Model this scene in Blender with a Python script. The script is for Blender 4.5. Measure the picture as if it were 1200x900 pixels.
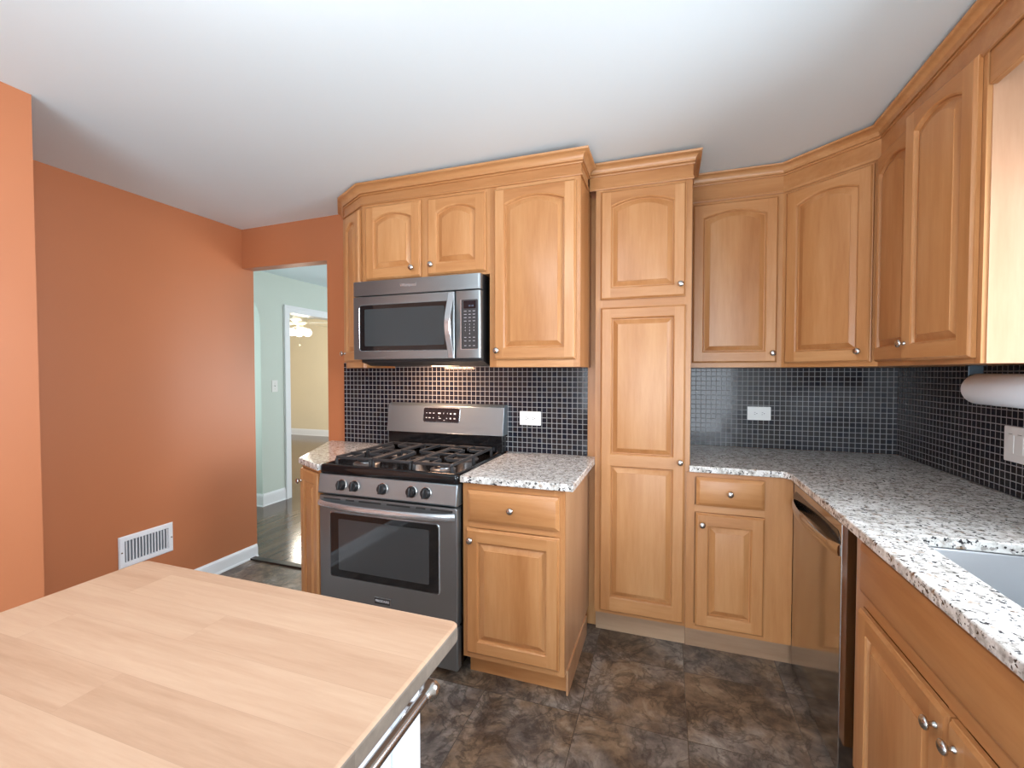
import bpy, bmesh, math, random
from math import radians as R, sin, cos, pi
from mathutils import Vector, Matrix
random.seed(7)
for o in list(bpy.data.objects): bpy.data.objects.remove(o)
S = bpy.context.scene
C = S.collection

# ------------------------------------------------------------------ camera, world, lights, exposure
cam = bpy.data.objects.new('camera', bpy.data.cameras.new('camera')); C.objects.link(cam)
cam.location = (0, 0, 1.3667)
cam.rotation_euler = (R(90 - 1.457), 0, R(18.96))
cam.data.sensor_fit = 'HORIZONTAL'; cam.data.sensor_width = 36; cam.data.lens = 15.843
cam.data.clip_start = 0.02
S.camera = cam
S.view_settings.view_transform = 'Standard'; S.view_settings.look = 'None'
S.view_settings.exposure = 0.0; S.view_settings.gamma = 1.0
S.view_settings.use_curve_mapping = False
W = bpy.data.worlds.new('sky'); S.world = W; W.use_nodes = True
W.node_tree.nodes['Background'].inputs[0].default_value = (0.80, 0.90, 1.0, 1)
W.node_tree.nodes['Background'].inputs[1].default_value = 1.2

def area(name, loc, rot, sx, sy, power, col=(1, 1, 1), spread=180):
    l = bpy.data.lights.new(name, 'AREA'); l.shape = 'RECTANGLE'; l.size = sx; l.size_y = sy
    l.energy = power; l.color = col; l.spread = R(spread)
    o = bpy.data.objects.new(name, l); C.objects.link(o); o.location = loc; o.rotation_euler = rot
    return o
def bulb(name, loc, power, r, col=(1, 1, 1)):
    l = bpy.data.lights.new(name, 'POINT'); l.energy = power; l.shadow_soft_size = r; l.color = col
    o = bpy.data.objects.new(name, l); C.objects.link(o); o.location = loc
    return o
# daylight through the glazed patio door behind the camera and the sink window
area('daylight_patio', (-0.10, -2.62, 1.12), (R(103), 0, 0), 2.4, 2.05, 140, (0.87, 0.965, 1.05))
area('daylight_sink_window', (1.225, 1.16, 1.60), (0, R(82), 0), 0.84, 0.84, 27, (0.90, 0.97, 1.06), 110)
area('fill_hall', (-0.55, 4.7, 1.4), (0, R(108), 0), 1.6, 2.2, 88, (0.93, 0.98, 1.0))  # added fill light for the hall, no window behind it
area('fill_far_room', (-6.4, 2.75, 1.4), (R(90), 0, 0), 2.0, 1.6, 70, (0.97, 0.98, 1.0))  # added fill for the cream room, which has no window
bulb('ceiling_lamp_light', (-0.79, 0.36, 2.17), 22, 0.10, (0.92, 0.98, 1.04))
area('fill_arch_room', (-4.55, 2.62, 1.4), (R(90), 0, 0), 0.7, 1.6, 14, (0.86, 0.97, 1.0))  # unseen fill added to brighten the arch jamb

# ------------------------------------------------------------------ materials
def lin(r, g, b):
    f = lambda c: (c / 255 / 12.92) if c / 255 <= 0.04045 else ((c / 255 + 0.055) / 1.055) ** 2.4
    return (f(r), f(g), f(b), 1)
class NT:
    def __init__(s, name):
        s.m = bpy.data.materials.new(name); s.m.use_nodes = True; s.t = s.m.node_tree
        s.b = s.t.nodes['Principled BSDF']
    def n(s, typ, **kw):
        x = s.t.nodes.new('ShaderNode' + typ)
        for k, v in kw.items(): setattr(x, k, v)
        return x
    def l(s, a, b): s.t.links.new(a, b)
    def v(s, k, val): s.b.inputs[k].default_value = val
    def coord(s, scale=(1, 1, 1), rot=(0, 0, 0), loc=(0, 0, 0)):
        c = s.n('TexCoord'); m = s.n('Mapping')
        m.inputs['Scale'].default_value = scale; m.inputs['Rotation'].default_value = rot; m.inputs['Location'].default_value = loc
        s.l(c.outputs['Object'], m.inputs['Vector']); return m.outputs['Vector']
    def noise(s, vec, scale, detail=4, rough=0.5, w=None):
        x = s.n('TexNoise')
        if w is not None: x.noise_dimensions = '4D'; s.l(w, x.inputs['W'])
        x.inputs['Scale'].default_value = scale; x.inputs['Detail'].default_value = detail; x.inputs['Roughness'].default_value = rough
        s.l(vec, x.inputs['Vector']); return x.outputs['Fac']
    def ramp(s, fac, stops):
        r = s.n('ValToRGB'); e = r.color_ramp.elements
        while len(e) < len(stops): e.new(0.5)
        for i, (p, c) in enumerate(stops): e[i].position = p; e[i].color = c
        s.l(fac, r.inputs['Fac']); return r.outputs['Color']
    def mix(s, fac, a, b, mode='MIX'):
        x = s.n('Mix', data_type='RGBA', blend_type=mode)
        for sock, val in ((x.inputs[0], fac), (x.inputs[6], a), (x.inputs[7], b)):
            if hasattr(val, 'is_linked'): s.l(val, sock)
            else: sock.default_value = val
        return x.outputs[2]
    def math(s, op, a, b=0.5, c=0.5):
        x = s.n('Math', operation=op)
        for sock, val in zip(x.inputs, (a, b, c)):
            if hasattr(val, 'is_linked'): s.l(val, sock)
            else: sock.default_value = val
        return x.outputs[0]
    def bump(s, h, strength=0.2, dist=0.002, normal=None):
        x = s.n('Bump'); x.inputs['Strength'].default_value = strength; x.inputs['Distance'].default_value = dist
        s.l(h, x.inputs['Height'])
        s.l(x.outputs['Normal'], s.b.inputs['Normal']); return x
def plain(name, col, rough=0.5, metal=0.0, bump=0, coat=0, spec=None, emit=None):
    t = NT(name); t.v('Base Color', col); t.v('Roughness', rough); t.v('Metallic', metal)
    if coat: t.v('Coat Weight', coat); t.v('Coat Roughness', 0.05)
    if spec is not None: t.v('Specular IOR Level', spec)
    if bump: t.bump(t.noise(t.coord(), bump, 3), 0.06, 0.002)
    if emit: t.v('Emission Color', col); t.v('Emission Strength', emit)
    return t.m

def wood(name, axis, dark, mid, light, rough=0.33, contrast=1.0):
    t = NT(name)
    al, ac = 1.3, 13.0
    def vec(k):
        sc = [ac * k] * 3; sc['xyz'.index(axis)] = al * k; return t.coord(tuple(sc))
    oi = t.n('ObjectInfo'); ge = t.n('NewGeometry')
    w = t.math('ADD', t.math('MULTIPLY', oi.outputs['Random'], 37.0), t.math('MULTIPLY', ge.outputs['Random Per Island'], 11.0))
    broad = t.noise(vec(0.45), 1.0, 3, 0.55, w)
    fine = t.noise(vec(4.0), 1.0, 4, 0.65, w)
    f = t.math('ADD', t.math('MULTIPLY', broad, 0.72), t.math('MULTIPLY', fine, 0.28))
    f = t.math('ADD', f, t.math('MULTIPLY', t.math('SUBTRACT', ge.outputs['Random Per Island'], 0.5), 0.10 * contrast))
    col = t.ramp(f, [(0.33, dark), (0.50, mid), (0.66, light)])
    t.l(col, t.b.inputs['Base Color']); t.v('Roughness', rough); t.v('Specular IOR Level', 0.42)
    t.bump(fine, 0.05, 0.0008)
    return t.m
MD, MM, ML = lin(166, 109, 62), lin(186, 131, 82), lin(201, 150, 102)
wood_z = wood('maple_vertical_grain', 'z', MD, MM, ML)
wood_x = wood('maple_horizontal_grain', 'x', MD, MM, ML)
wood_side = wood('side_lit_maple', 'z', lin(178, 132, 94), lin(194, 150, 112), lin(206, 164, 128))  # paler than the fronts: light from the right put into the colour
wood_toe = wood('weathered_plinth_wood', 'x', lin(150, 118, 92), lin(170, 138, 110), lin(186, 155, 126), 0.5)
wood_gap = wood('plain_filler_maple', 'z', MD, MM, ML, 0.5)  # same maple tones, only rougher

def paint(name, col, rough=0.55, var=0.04):
    t = NT(name)
    n = t.noise(t.coord(), 1.2, 3)
    a = tuple(c * (1 - var) for c in col[:3]) + (1,); b = tuple(min(1, c * (1 + var)) for c in col[:3]) + (1,)
    t.l(t.ramp(n, [(0.3, a), (0.7, b)]), t.b.inputs['Base Color']); t.v('Roughness', rough)
    t.bump(t.noise(t.coord(), 180, 2), 0.05, 0.001)
    return t.m
orange = paint('terracotta_wall_paint', lin(184, 114, 75), 0.42)
ceil_m = paint('ceiling_white_paint', lin(231, 245, 251), 0.75, 0.01)
green = paint('pale_green_wall_paint', lin(204, 214, 206), 0.6, 0.02)
cream = paint('cream_wall_paint', lin(228, 214, 186), 0.6, 0.03)
rear_m = paint('pale_rear_wall_paint', lin(214, 214, 208), 0.6, 0.02)
white_p = paint('white_trim_paint', lin(236, 238, 242), 0.35, 0.01)
white_c = plain('white_lacquer', lin(228, 233, 242), 0.35)

def granite():
    t = NT('speckled_granite'); v = t.coord()
    g = t.noise(v, 34, 5, 0.62)
    base = t.ramp(g, [(0.30, lin(150, 146, 140)), (0.42, lin(198, 195, 189)), (0.54, lin(228, 227, 223)), (0.74, lin(244, 244, 243))])
    m2 = t.noise(t.coord((1, 1, 1), loc=(3.1, 1.7, 0.4)), 70, 3, 0.6)
    f2 = t.ramp(m2, [(0.57, (0, 0, 0, 1)), (0.62, (1, 1, 1, 1))])
    c = t.mix(t.math('MULTIPLY', f2, 0.72), base, lin(128, 122, 116))
    m3 = t.noise(t.coord((1, 1, 1), loc=(9.3, 4.2, 7.4)), 95, 2, 0.5)
    f3 = t.ramp(m3, [(0.605, (0, 0, 0, 1)), (0.635, (1, 1, 1, 1))])
    c = t.mix(f3, c, lin(52, 50, 52))
    m4 = t.noise(t.coord((1, 1, 1), loc=(1.3, 8.2, 2.4)), 40, 2, 0.5)
    f4 = t.ramp(m4, [(0.64, (0, 0, 0, 1)), (0.69, (1, 1, 1, 1))])
    c = t.mix(t.math('MULTIPLY', f4, 0.6), c, lin(150, 118, 88))
    t.l(c, t.b.inputs['Base Color']); t.v('Roughness', 0.06); t.v('Specular IOR Level', 0.75)
    return t.m
granite_m = granite()

def mosaic(axis):
    t = NT('dark_glass_mosaic'); p = 0.0286
    sp = t.n('SeparateXYZ'); cb = t.n('CombineXYZ'); t.l(t.coord(loc=(5.005, 5.007, 5.006)), sp.inputs[0])
    t.l(sp.outputs['X' if axis == 'x' else 'Y'], cb.inputs[0]); t.l(sp.outputs['Z'], cb.inputs[1]); v = cb.outputs[0]
    b = t.n('TexBrick', offset=0.0, squash=1.0)
    b.inputs['Scale'].default_value = 1.0; b.inputs['Brick Width'].default_value = p; b.inputs['Row Height'].default_value = p
    b.inputs['Mortar Size'].default_value = 0.0019; b.inputs['Mortar Smooth'].default_value = 0.15; b.inputs['Bias'].default_value = 0.0
    b.inputs['Color1'].default_value = lin(17, 21, 34); b.inputs['Color2'].default_value = lin(38, 33, 34)
    b.inputs['Mortar'].default_value = lin(146, 145, 146)
    t.l(v, b.inputs['Vector'])
    t.l(b.outputs['Color'], t.b.inputs['Base Color'])
    r = t.math('MULTIPLY_ADD', b.outputs['Fac'], 0.6, 0.10)
    t.l(r, t.b.inputs['Roughness']); t.v('Specular IOR Level', 0.34)
    inv = t.math('SUBTRACT', 1.0, b.outputs['Fac'])
    bv = t.n('SeparateColor'); t.l(b.outputs['Color'], bv.inputs[0])
    wob = t.noise(v, 55, 1)
    t.bump(t.math('ADD', inv, t.math('MULTIPLY', wob, 0.25)), 0.35, 0.0015)
    return t.m
mosaic_x = mosaic('x')
mosaic_y = mosaic('y')

def slate_floor():
    t = NT('slate_look_floor_tile'); p = 0.408
    v = t.coord(loc=(-0.085 + 10 * p, -2.17 + 20 * p, 0))
    b = t.n('TexBrick', offset=0.0)
    b.inputs['Scale'].default_value = 1.0; b.inputs['Brick Width'].default_value = p; b.inputs['Row Height'].default_value = p
    b.inputs['Mortar Size'].default_value = 0.0016; b.inputs['Mortar Smooth'].default_value = 0.3; b.inputs['Bias'].default_value = 0.0
    b.inputs['Color1'].default_value = (0, 0, 0, 1); b.inputs['Color2'].default_value = (1, 1, 1, 1); b.inputs['Mortar'].default_value = (0.5, 0.5, 0.5, 1)
    t.l(v, b.inputs['Vector'])
    w = t.math('MULTIPLY', b.outputs['Color'], 9.0)
    n0 = t.n('TexNoise', noise_dimensions='4D'); n0.inputs['Scale'].default_value = 6.5; n0.inputs['Detail'].default_value = 9; n0.inputs['Roughness'].default_value = 0.70; n0.inputs['Distortion'].default_value = 0.5
    t.l(v, n0.inputs['Vector']); t.l(w, n0.inputs['W'])
    n1 = t.noise(v, 3.2, 4, 0.6, w)
    c1 = t.ramp(n0.outputs['Fac'], [(0.34, lin(72, 66, 64)), (0.47, lin(112, 104, 98)), (0.56, lin(142, 133, 124)), (0.68, lin(172, 164, 154))])
    c2 = t.ramp(n0.outputs['Fac'], [(0.34, lin(66, 54, 46)), (0.47, lin(104, 86, 70)), (0.58, lin(136, 114, 92)), (0.70, lin(160, 140, 118))])
    c = t.mix(t.ramp(n1, [(0.42, (0, 0, 0, 1)), (0.58, (1, 1, 1, 1))]), c1, c2)
    c = t.mix(t.math('MULTIPLY', b.outputs['Fac'], 0.55), c, lin(44, 38, 34))
    vn = t.n('TexNoise', noise_dimensions='4D'); vn.inputs['Scale'].default_value = 7.5; vn.inputs['Detail'].default_value = 6; vn.inputs['Roughness'].default_value = 0.62; vn.inputs['Distortion'].default_value = 0.9
    t.l(v, vn.inputs['Vector']); t.l(w, vn.inputs['W'])
    rid = t.math('ABSOLUTE', t.math('SUBTRACT', vn.outputs['Fac'], 0.5))
    c = t.mix(t.ramp(rid, [(0.0, (0.55, 0.55, 0.55, 1)), (0.045, (0, 0, 0, 1))]), c, lin(40, 32, 26))
    c = t.mix(t.ramp(vn.outputs['Fac'], [(0.60, (0, 0, 0, 1)), (0.72, (0.6, 0.6, 0.6, 1))]), c, lin(172, 158, 140))
    t.l(c, t.b.inputs['Base Color'])
    t.l(t.math('MULTIPLY_ADD', n1, 0.25, 0.24), t.b.inputs['Roughness'])
    t.bump(t.math('SUBTRACT', n0.outputs['Fac'], b.outputs['Fac']), 0.22, 0.003)
    return t.m
slate_m = slate_floor()

def planks(name, dark, mid, light, bw, bl, rough, axis='x', gap=0.0012):
    t = NT(name)
    v = t.coord(rot=(0, 0, 0) if axis == 'x' else (0, 0, R(90)))
    b = t.n('TexBrick', offset=0.37)
    b.inputs['Scale'].default_value = 1.0; b.inputs['Brick Width'].default_value = bl; b.inputs['Row Height'].default_value = bw
    b.inputs['Mortar Size'].default_value = gap; b.inputs['Mortar Smooth'].default_value = 0.5; b.inputs['Bias'].default_value = 0.0
    b.inputs['Color1'].default_value = (0, 0, 0, 1); b.inputs['Color2'].default_value = (1, 1, 1, 1); b.inputs['Mortar'].default_value = (0.4, 0.4, 0.4, 1)
    t.l(v, b.inputs['Vector'])
    w = t.math('MULTIPLY', b.outputs['Color'], 23.0)
    mp = t.n('Mapping'); mp.inputs['Scale'].default_value = (1.6, 22, 22); t.l(v, mp.inputs['Vector'])
    g = t.noise(mp.outputs['Vector'], 1.4, 5, 0.6, w)
    mot = t.noise(mp.outputs['Vector'], 7.0, 4, 0.7, w)
    f = t.math('ADD', t.math('ADD', t.math('MULTIPLY', g, 0.55), t.math('MULTIPLY', mot, 0.28)), t.math('MULTIPLY', b.outputs['Color'], 0.14))
    c = t.ramp(f, [(0.30, dark), (0.48, mid), (0.68, light)])
    c = t.mix(t.math('MULTIPLY', b.outputs['Fac'], 0.35), c, tuple(x * 0.5 for x in dark[:3]) + (1,))
    t.l(c, t.b.inputs['Base Color']); t.v('Roughness', rough)
    t.bump(t.math('MULTIPLY', g, 0.5), 0.06, 0.001)
    return t.m
hardwood = planks('dark_hardwood_floor', lin(70, 52, 40), lin(98, 76, 58), lin(122, 98, 76), 0.085, 1.1, 0.16, 'y')
butcher = planks('butcher_block_wood', lin(168, 132, 105), lin(184, 149, 122), lin(196, 163, 136), 0.085, 0.74, 0.5, 'x', 0.0003)
edge_m = planks('shaded_block_edge', lin(104, 94, 84), lin(120, 109, 98), lin(136, 124, 112), 0.085, 0.74, 0.6, 'x', 0.0003)  # darker and greyer than the top: shade put into the edge colour

def brushed(name, col, rough=0.28, metal=1.0, axis='x', strength=0.012):
    t = NT(name); sc = [260.0] * 3; sc['xyz'.index(axis)] = 2.0
    n = t.noise(t.coord(tuple(sc)), 1.0, 2, 0.5)
    t.v('Base Color', col); t.v('Metallic', metal)
    t.l(t.math('MULTIPLY_ADD', n, 0.05, rough - 0.025), t.b.inputs['Roughness'])
    return t.m
steel = brushed('brushed_stainless', lin(150, 162, 168), 0.30, 0.8)
steel_dk = brushed('brushed_stainless_dark_finish', lin(137, 142, 144), 0.32, 0.8)  # darker stainless of the microwave, oven door and drawer
steel_v = brushed('brushed_stainless_dishwasher', lin(186, 182, 178), 0.12, 1.0, 'y', 0.006)
steel_sink = brushed('sink_stainless', lin(188, 191, 195), 0.36, 0.75)
chrome = plain('satin_nickel', lin(196, 192, 188), 0.24, 1.0)
chrome_b = plain('bright_steel', lin(196, 200, 204), 0.22, 0.75)
black_gl = plain('black_enamel', (0.008, 0.008, 0.009, 1), 0.12)
black_mt = plain('black_plastic', (0.014, 0.014, 0.015, 1), 0.45)
iron = plain('cast_iron', (0.03, 0.03, 0.032, 1), 0.42, bump=220)
burner_cap = plain('burner_cap_enamel', (0.02, 0.02, 0.022, 1), 0.28)
alu = plain('burner_aluminium', lin(150, 150, 152), 0.35, 0.9)
glass_dk = plain('dark_oven_glass', (0.010, 0.011, 0.012, 1), 0.035, spec=0.5)
glass_mw = plain('dark_microwave_glass', (0.046, 0.053, 0.056, 1), 0.16, spec=0.25)
glass_in = plain('oven_window_screen', (0.050, 0.055, 0.058, 1), 0.06, spec=0.6)
keys_m = plain('keypad_dark_grey', (0.035, 0.036, 0.038, 1), 0.3)
print_m = plain('grey_keypad_print', lin(190, 192, 196), 0.5)
print_w = plain('white_print', lin(225, 226, 230), 0.5)
lcd = plain('display_black', (0.006, 0.006, 0.010, 1), 0.15)
lcd_on = plain('display_digits', lin(70, 80, 96), 0.5)
plastic_w = plain('white_plastic', lin(232, 232, 230), 0.35)
slot_m = plain('socket_slots', (0.03, 0.03, 0.03, 1), 0.6)
paper_m = plain('paper_towel_paper', lin(222, 230, 238), 0.9, bump=300)
card_m = plain('cardboard_core', lin(170, 140, 105), 0.8)
vent_m = plain('white_register_enamel', lin(232, 234, 238), 0.4)
vent_in = plain('register_duct_dark', lin(112, 116, 122), 0.8)
lampglass = plain('lit_globe', (1.0, 0.95, 0.84, 1), 0.4, emit=1.8)
fan_w = plain('fan_blade_white', lin(240, 232, 214), 0.4)
frame_w = plain('window_frame_white', lin(240, 241, 243), 0.35)
def glazing():
    t = NT('window_glass'); t.v('Roughness', 0.0); t.v('Transmission Weight', 1.0); t.v('IOR', 1.02); return t.m
pane_m = glazing()

# ------------------------------------------------------------------ helpers
def box(bm, x0, x1, y0, y1, z0, z1, mi=0):
    v = [bm.verts.new(p) for p in ((x0, y0, z0), (x1, y0, z0), (x1, y1, z0), (x0, y1, z0), (x0, y0, z1), (x1, y0, z1), (x1, y1, z1), (x0, y1, z1))]
    for f in ((0, 3, 2, 1), (4, 5, 6, 7), (0, 1, 5, 4), (1, 2, 6, 5), (2, 3, 7, 6), (3, 0, 4, 7)):
        bm.faces.new([v[i] for i in f]).material_index = mi
def bridge(bm, loops, closed=True, mi=0):
    for a, b in zip(loops, loops[1:]):
        n = len(a)
        for i in range(n if closed else n - 1):
            j = (i + 1) % n
            try: bm.faces.new((a[i], a[j], b[j], b[i])).material_index = mi
            except ValueError: pass
def loop(bm, pts): return [bm.verts.new(p) for p in pts]
def prism(bm, poly, z0, z1, mi=0, fn=None):
    fn = fn or (lambda a, b, c: (a, b, c))
    lo = loop(bm, [fn(x, y, z0) for x, y in poly]); hi = loop(bm, [fn(x, y, z1) for x, y in poly])
    bridge(bm, [lo, hi], mi=mi)
    bm.faces.new(lo[::-1]).material_index = mi; bm.faces.new(hi).material_index = mi
def lathe(bm, prof, org=(0, 0, 0), axis=(0, 0, 1), seg=20, mi=0, cap=True):
    q = Vector((0, 0, 1)).rotation_difference(Vector(axis)); o = Vector(org); ls = []
    for r, h in prof:
        ls.append(loop(bm, [o + q @ Vector((r * cos(2 * pi * i / seg), r * sin(2 * pi * i / seg), h)) for i in range(seg)]))
    bridge(bm, ls, mi=mi)
    if cap:
        for lp in (ls[0], ls[-1]):
            try: bm.faces.new(lp).material_index = mi
            except ValueError: pass
def tube(bm, pts, r, seg=10, mi=0, flat=None):
    pts = [Vector(p) for p in pts]; ls = []; up = None
    for i, p in enumerate(pts):
        t = (pts[min(i + 1, len(pts) - 1)] - pts[max(i - 1, 0)]).normalized()
        if up is None: up = Vector((0, 0, 1)) if abs(t.z) < 0.9 else Vector((1, 0, 0))
        s = t.cross(up).normalized(); u = s.cross(t).normalized(); up = u
        ra, rb = (r, r) if flat is None else flat
        ls.append(loop(bm, [p + s * ra * cos(2 * pi * k / seg) + u * rb * sin(2 * pi * k / seg) for k in range(seg)]))
    bridge(bm, ls, mi=mi); bm.faces.new(ls[0][::-1]).material_index = mi; bm.faces.new(ls[-1]).material_index = mi
def rrect(x0, x1, z0, z1, r, n=5):
    out = []
    for cx, cz, a0 in ((x0 + r, z0 + r, pi), (x1 - r, z0 + r, 1.5 * pi), (x1 - r, z1 - r, 0), (x0 + r, z1 - r, 0.5 * pi)):
        for i in range(n + 1):
            a = a0 + 0.5 * pi * i / n; out.append((cx + r * cos(a), cz + r * sin(a)))
    return out
def slab(bm, poly, y0, y1, mi=0): prism(bm, poly, y0, y1, mi, lambda a, b, c: (a, c, b))   # xz outline, extruded in y
def obj(name, bm, mats, parent=None, loc=None, smooth=35, bevel=0, seg=2, recalc=True, rot=None):
    if recalc: bmesh.ops.recalc_face_normals(bm, faces=bm.faces)
    me = bpy.data.meshes.new(name); bm.to_mesh(me); bm.free()
    for m in (mats if isinstance(mats, (list, tuple)) else [mats]): me.materials.append(m)
    o = bpy.data.objects.new(name, me); C.objects.link(o)
    if smooth:
        me.polygons.foreach_set('use_smooth', [True] * len(me.polygons)); me.set_sharp_from_angle(angle=R(smooth))
    if bevel:
        b = o.modifiers.new('ease', 'BEVEL'); b.width = bevel; b.segments = seg; b.limit_method = 'ANGLE'; b.angle_limit = R(40)
    if parent: o.parent = parent
    if loc: o.location = loc
    if rot: o.rotation_euler = rot
    return o
def tag(o, label, cat, group=None):
    o['label'] = label; o['category'] = cat
    if group: o['group'] = group
    return o
def thing(name, label, cat, loc=(0, 0, 0), rz=0, group=None):
    o = bpy.data.objects.new(name, None); C.objects.link(o); o.empty_display_size = 0.1
    o.location = loc; o.rotation_euler = (0, 0, rz); return tag(o, label, cat, group)
def struct(name, bm, m, **kw):
    o = obj(name, bm, m, **kw); o['kind'] = 'structure'; return o
def sbox(name, dims, m, **kw):
    b = bmesh.new(); box(b, *dims); return struct(name, b, m, smooth=0, **kw)
def text(name, s, size, loc, rot, m, parent, ext=0.0004, align='CENTER'):
    cu = bpy.data.curves.new(name, 'FONT'); cu.body = s; cu.size = size; cu.extrude = ext; cu.align_x = align; cu.align_y = 'CENTER'
    tmp = bpy.data.objects.new(name, cu); C.objects.link(tmp)
    dg = bpy.context.evaluated_depsgraph_get(); me = bpy.data.meshes.new_from_object(tmp.evaluated_get(dg))
    bpy.data.objects.remove(tmp); me.materials.clear(); me.materials.append(m)
    o = bpy.data.objects.new(name, me); C.objects.link(o); o.parent = parent; o.location = loc; o.rotation_euler = rot
    return o

# ------------------------------------------------------------------ the room
XL, YB, YR, XR, NX, NY = -2.877, 2.44, 3.017, 1.205, -2.235, 1.025
YK = -2.7                                                       # wall behind the camera
def zc(x): return 2.385 + 0.016 * (x - XL)                      # the ceiling rises slightly to the right
b = bmesh.new()
prism(b, [(XL - 0.12, 2.385 - 0.002), (XR + 0.15, zc(XR + 0.15)), (XR + 0.15, zc(XR + 0.15) + 0.12), (XL - 0.12, 2.505)], YK - 0.12, YB + 0.02, fn=lambda a, z, y: (a, y, z))
prism(b, [(-0.46, zc(-0.46)), (XR + 0.15, zc(XR + 0.15)), (XR + 0.15, zc(XR + 0.15) + 0.12), (-0.46, zc(-0.46) + 0.12)], YB + 0.02, YR + 0.12, fn=lambda a, z, y: (a, y, z))
struct('ceiling', b, ceil_m, smooth=0)
sbox('floor', (XL - 0.12, XR + 0.15, YK - 0.12, 2.47, -0.08, 0.0), slate_m)
sbox('floor_recess', (-0.46, XR + 0.15, 2.47, YR + 0.12, -0.08, 0.0), slate_m)
sbox('wall_left', (XL - 0.10, XL, NY, YB + 0.09, 0, 2.50), orange)
sbox('wall_near_left', (XL - 0.10, NX, YK, NY, 0, 2.50), orange)
b = bmesh.new()                                                 # back wall with the hall opening at its left end
box(b, XL, -2.133, YB, YB + 0.09, 2.109, 2.50); box(b, -2.133, -0.362, YB, YB + 0.09, 0, 2.50)
struct('wall_back', b, orange, smooth=0)
sbox('wall_recess_side', (-0.46, -0.362, YB + 0.09, YR + 0.10, 0, 2.52), orange)
sbox('wall_back_right', (-0.46, XR + 0.12, YR, YR + 0.10, 0, 2.56), orange)
WY0, WY1, WZ0, WZ1 = 0.72, 1.60, 1.16, 2.05                     # sink window opening
b = bmesh.new()
box(b, XR, XR + 0.12, WY1, YR, 0, 2.56); box(b, XR, XR + 0.12, YK, WY0, 0, 2.56)
box(b, XR, XR + 0.12, WY0, WY1, 0, WZ0); box(b, XR, XR + 0.12, WY0, WY1, WZ1, 2.56)
struct('wall_right', b, rear_m, smooth=0)
b = bmesh.new()                                                 # wall behind the camera with the patio door opening
box(b, XL, -1.35, YK - 0.12, YK, 0, 2.5); box(b, 1.15, XR + 0.12, YK - 0.12, YK, 0, 2.56); box(b, -1.35, 1.15, YK - 0.12, YK, 2.15, 2.56)
struct('wall_rear', b, rear_m, smooth=0)
def window_frame(name, y0, y1, z0, z1, x0, x1, plane, mid):
    b = bmesh.new(); w = 0.05
    f = (lambda *d: box(b, d[4], d[5], d[0], d[1], d[2], d[3])) if plane == 'x' else (lambda *d: box(b, d[0], d[1], d[4], d[5], d[2], d[3]))
    f(y0, y0 + w, z0, z1, x0, x1); f(y1 - w, y1, z0, z1, x0, x1); f(y0 + w, y1 - w, z0, z0 + w, x0, x1); f(y0 + w, y1 - w, z1 - w, z1, x0, x1)
    if mid == 'h': zm = (z0 + z1) / 2; f(y0 + w, y1 - w, zm - 0.02, zm + 0.02, x0, x1)
    else: ym = (y0 + y1) / 2; f(ym - 0.03, ym + 0.03, z0 + w, z1 - w, x0, x1)
    o = struct(name, b, frame_w, smooth=0)
    b = bmesh.new(); xm = (x0 + x1) / 2
    box(b, *( (xm - .002, xm + .002, y0 + w, y1 - w, z0 + w, z1 - w) if plane == 'x' else (y0 + w, y1 - w, xm - .002, xm + .002, z0 + w, z1 - w)))
    obj('pane', b, pane_m, o, smooth=0)
window_frame('window_1', WY0, WY1, WZ0, WZ1, XR + 0.06, XR + 0.11, 'x', 'h')
window_frame('window_2', -1.35, 1.15, 0.0, 2.15, YK - 0.10, YK - 0.04, 'y', 'v')

# skirting boards: an ogee-topped profile run along a straight line
def skirting(name, p0, p1, n, h=0.095, m=white_p, ends=True):
    prof = [(0, 0), (0.018, 0), (0.018, 0.008), (0.012, 0.016), (0.012, h * 0.72), (0.010, h * 0.86), (0.006, h * 0.94), (0.004, h), (0, h)]
    b = bmesh.new(); n = Vector(n + (0,)); ls = []
    for p in (p0, p1): ls.append(loop(b, [Vector(p + (0,)) + n * d + Vector((0, 0, z)) for d, z in prof]))
    bridge(b, ls); b.faces.new(ls[0]); b.faces.new(ls[1][::-1])
    return struct(name, b, m, smooth=0)
skirting('baseboard_left', (XL, NY + 0.001), (XL, YB + 0.085), (1, 0))
skirting('baseboard_near_left', (NX, YK), (NX, NY), (1, 0))

# hall beyond the opening: pale green wall with arch and cased doorway, hardwood floor, far cream room
GX, HY = -3.88, 6.3
sbox('floor_hall', (-8.2, -0.46, 2.47, 8.1, -0.08, 0.002), hardwood)
sbox('trim_1', (XL, -2.133, 2.455, 2.50, 0.0, 0.012), plain('dark_threshold', lin(48, 38, 32), 0.4))
sbox('ceiling_hall', (GX - 0.12, -0.46, YB + 0.09, HY + 0.1, 2.39, 2.48), ceil_m)
b = bmesh.new()
AR = [(2.72, 0)] + [(3.10 + 0.385 * cos(a), 1.855 + 0.385 * sin(a)) for a in [pi - pi * i / 14 for i in range(15)]] + [(3.485, 0)]
out = [(2.53, 0)] + [(2.715, 0)] + [(y, z) for y, z in AR[1:-1]] + [(3.485, 0), (3.83, 0), (3.83, 2.03), (4.75, 2.03), (4.75, 0), (HY, 0), (HY, 2.48), (2.53, 2.48)]
prism(b, out, GX - 0.115, GX, fn=lambda y, z, x: (x, y, z))
struct('wall_hall_left', b, green, smooth=0)
sbox('wall_hall_back', (GX - 0.1, -0.46, HY, HY + 0.1, 0, 2.48), green)
sbox('wall_hall_right', (-0.46, -0.40, YR + 0.1, HY, 0, 2.48), green)
sbox('wall_hall_near', (GX - 0.1, XL - 0.1, 2.45, 2.53, 0, 2.48), green)
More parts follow.
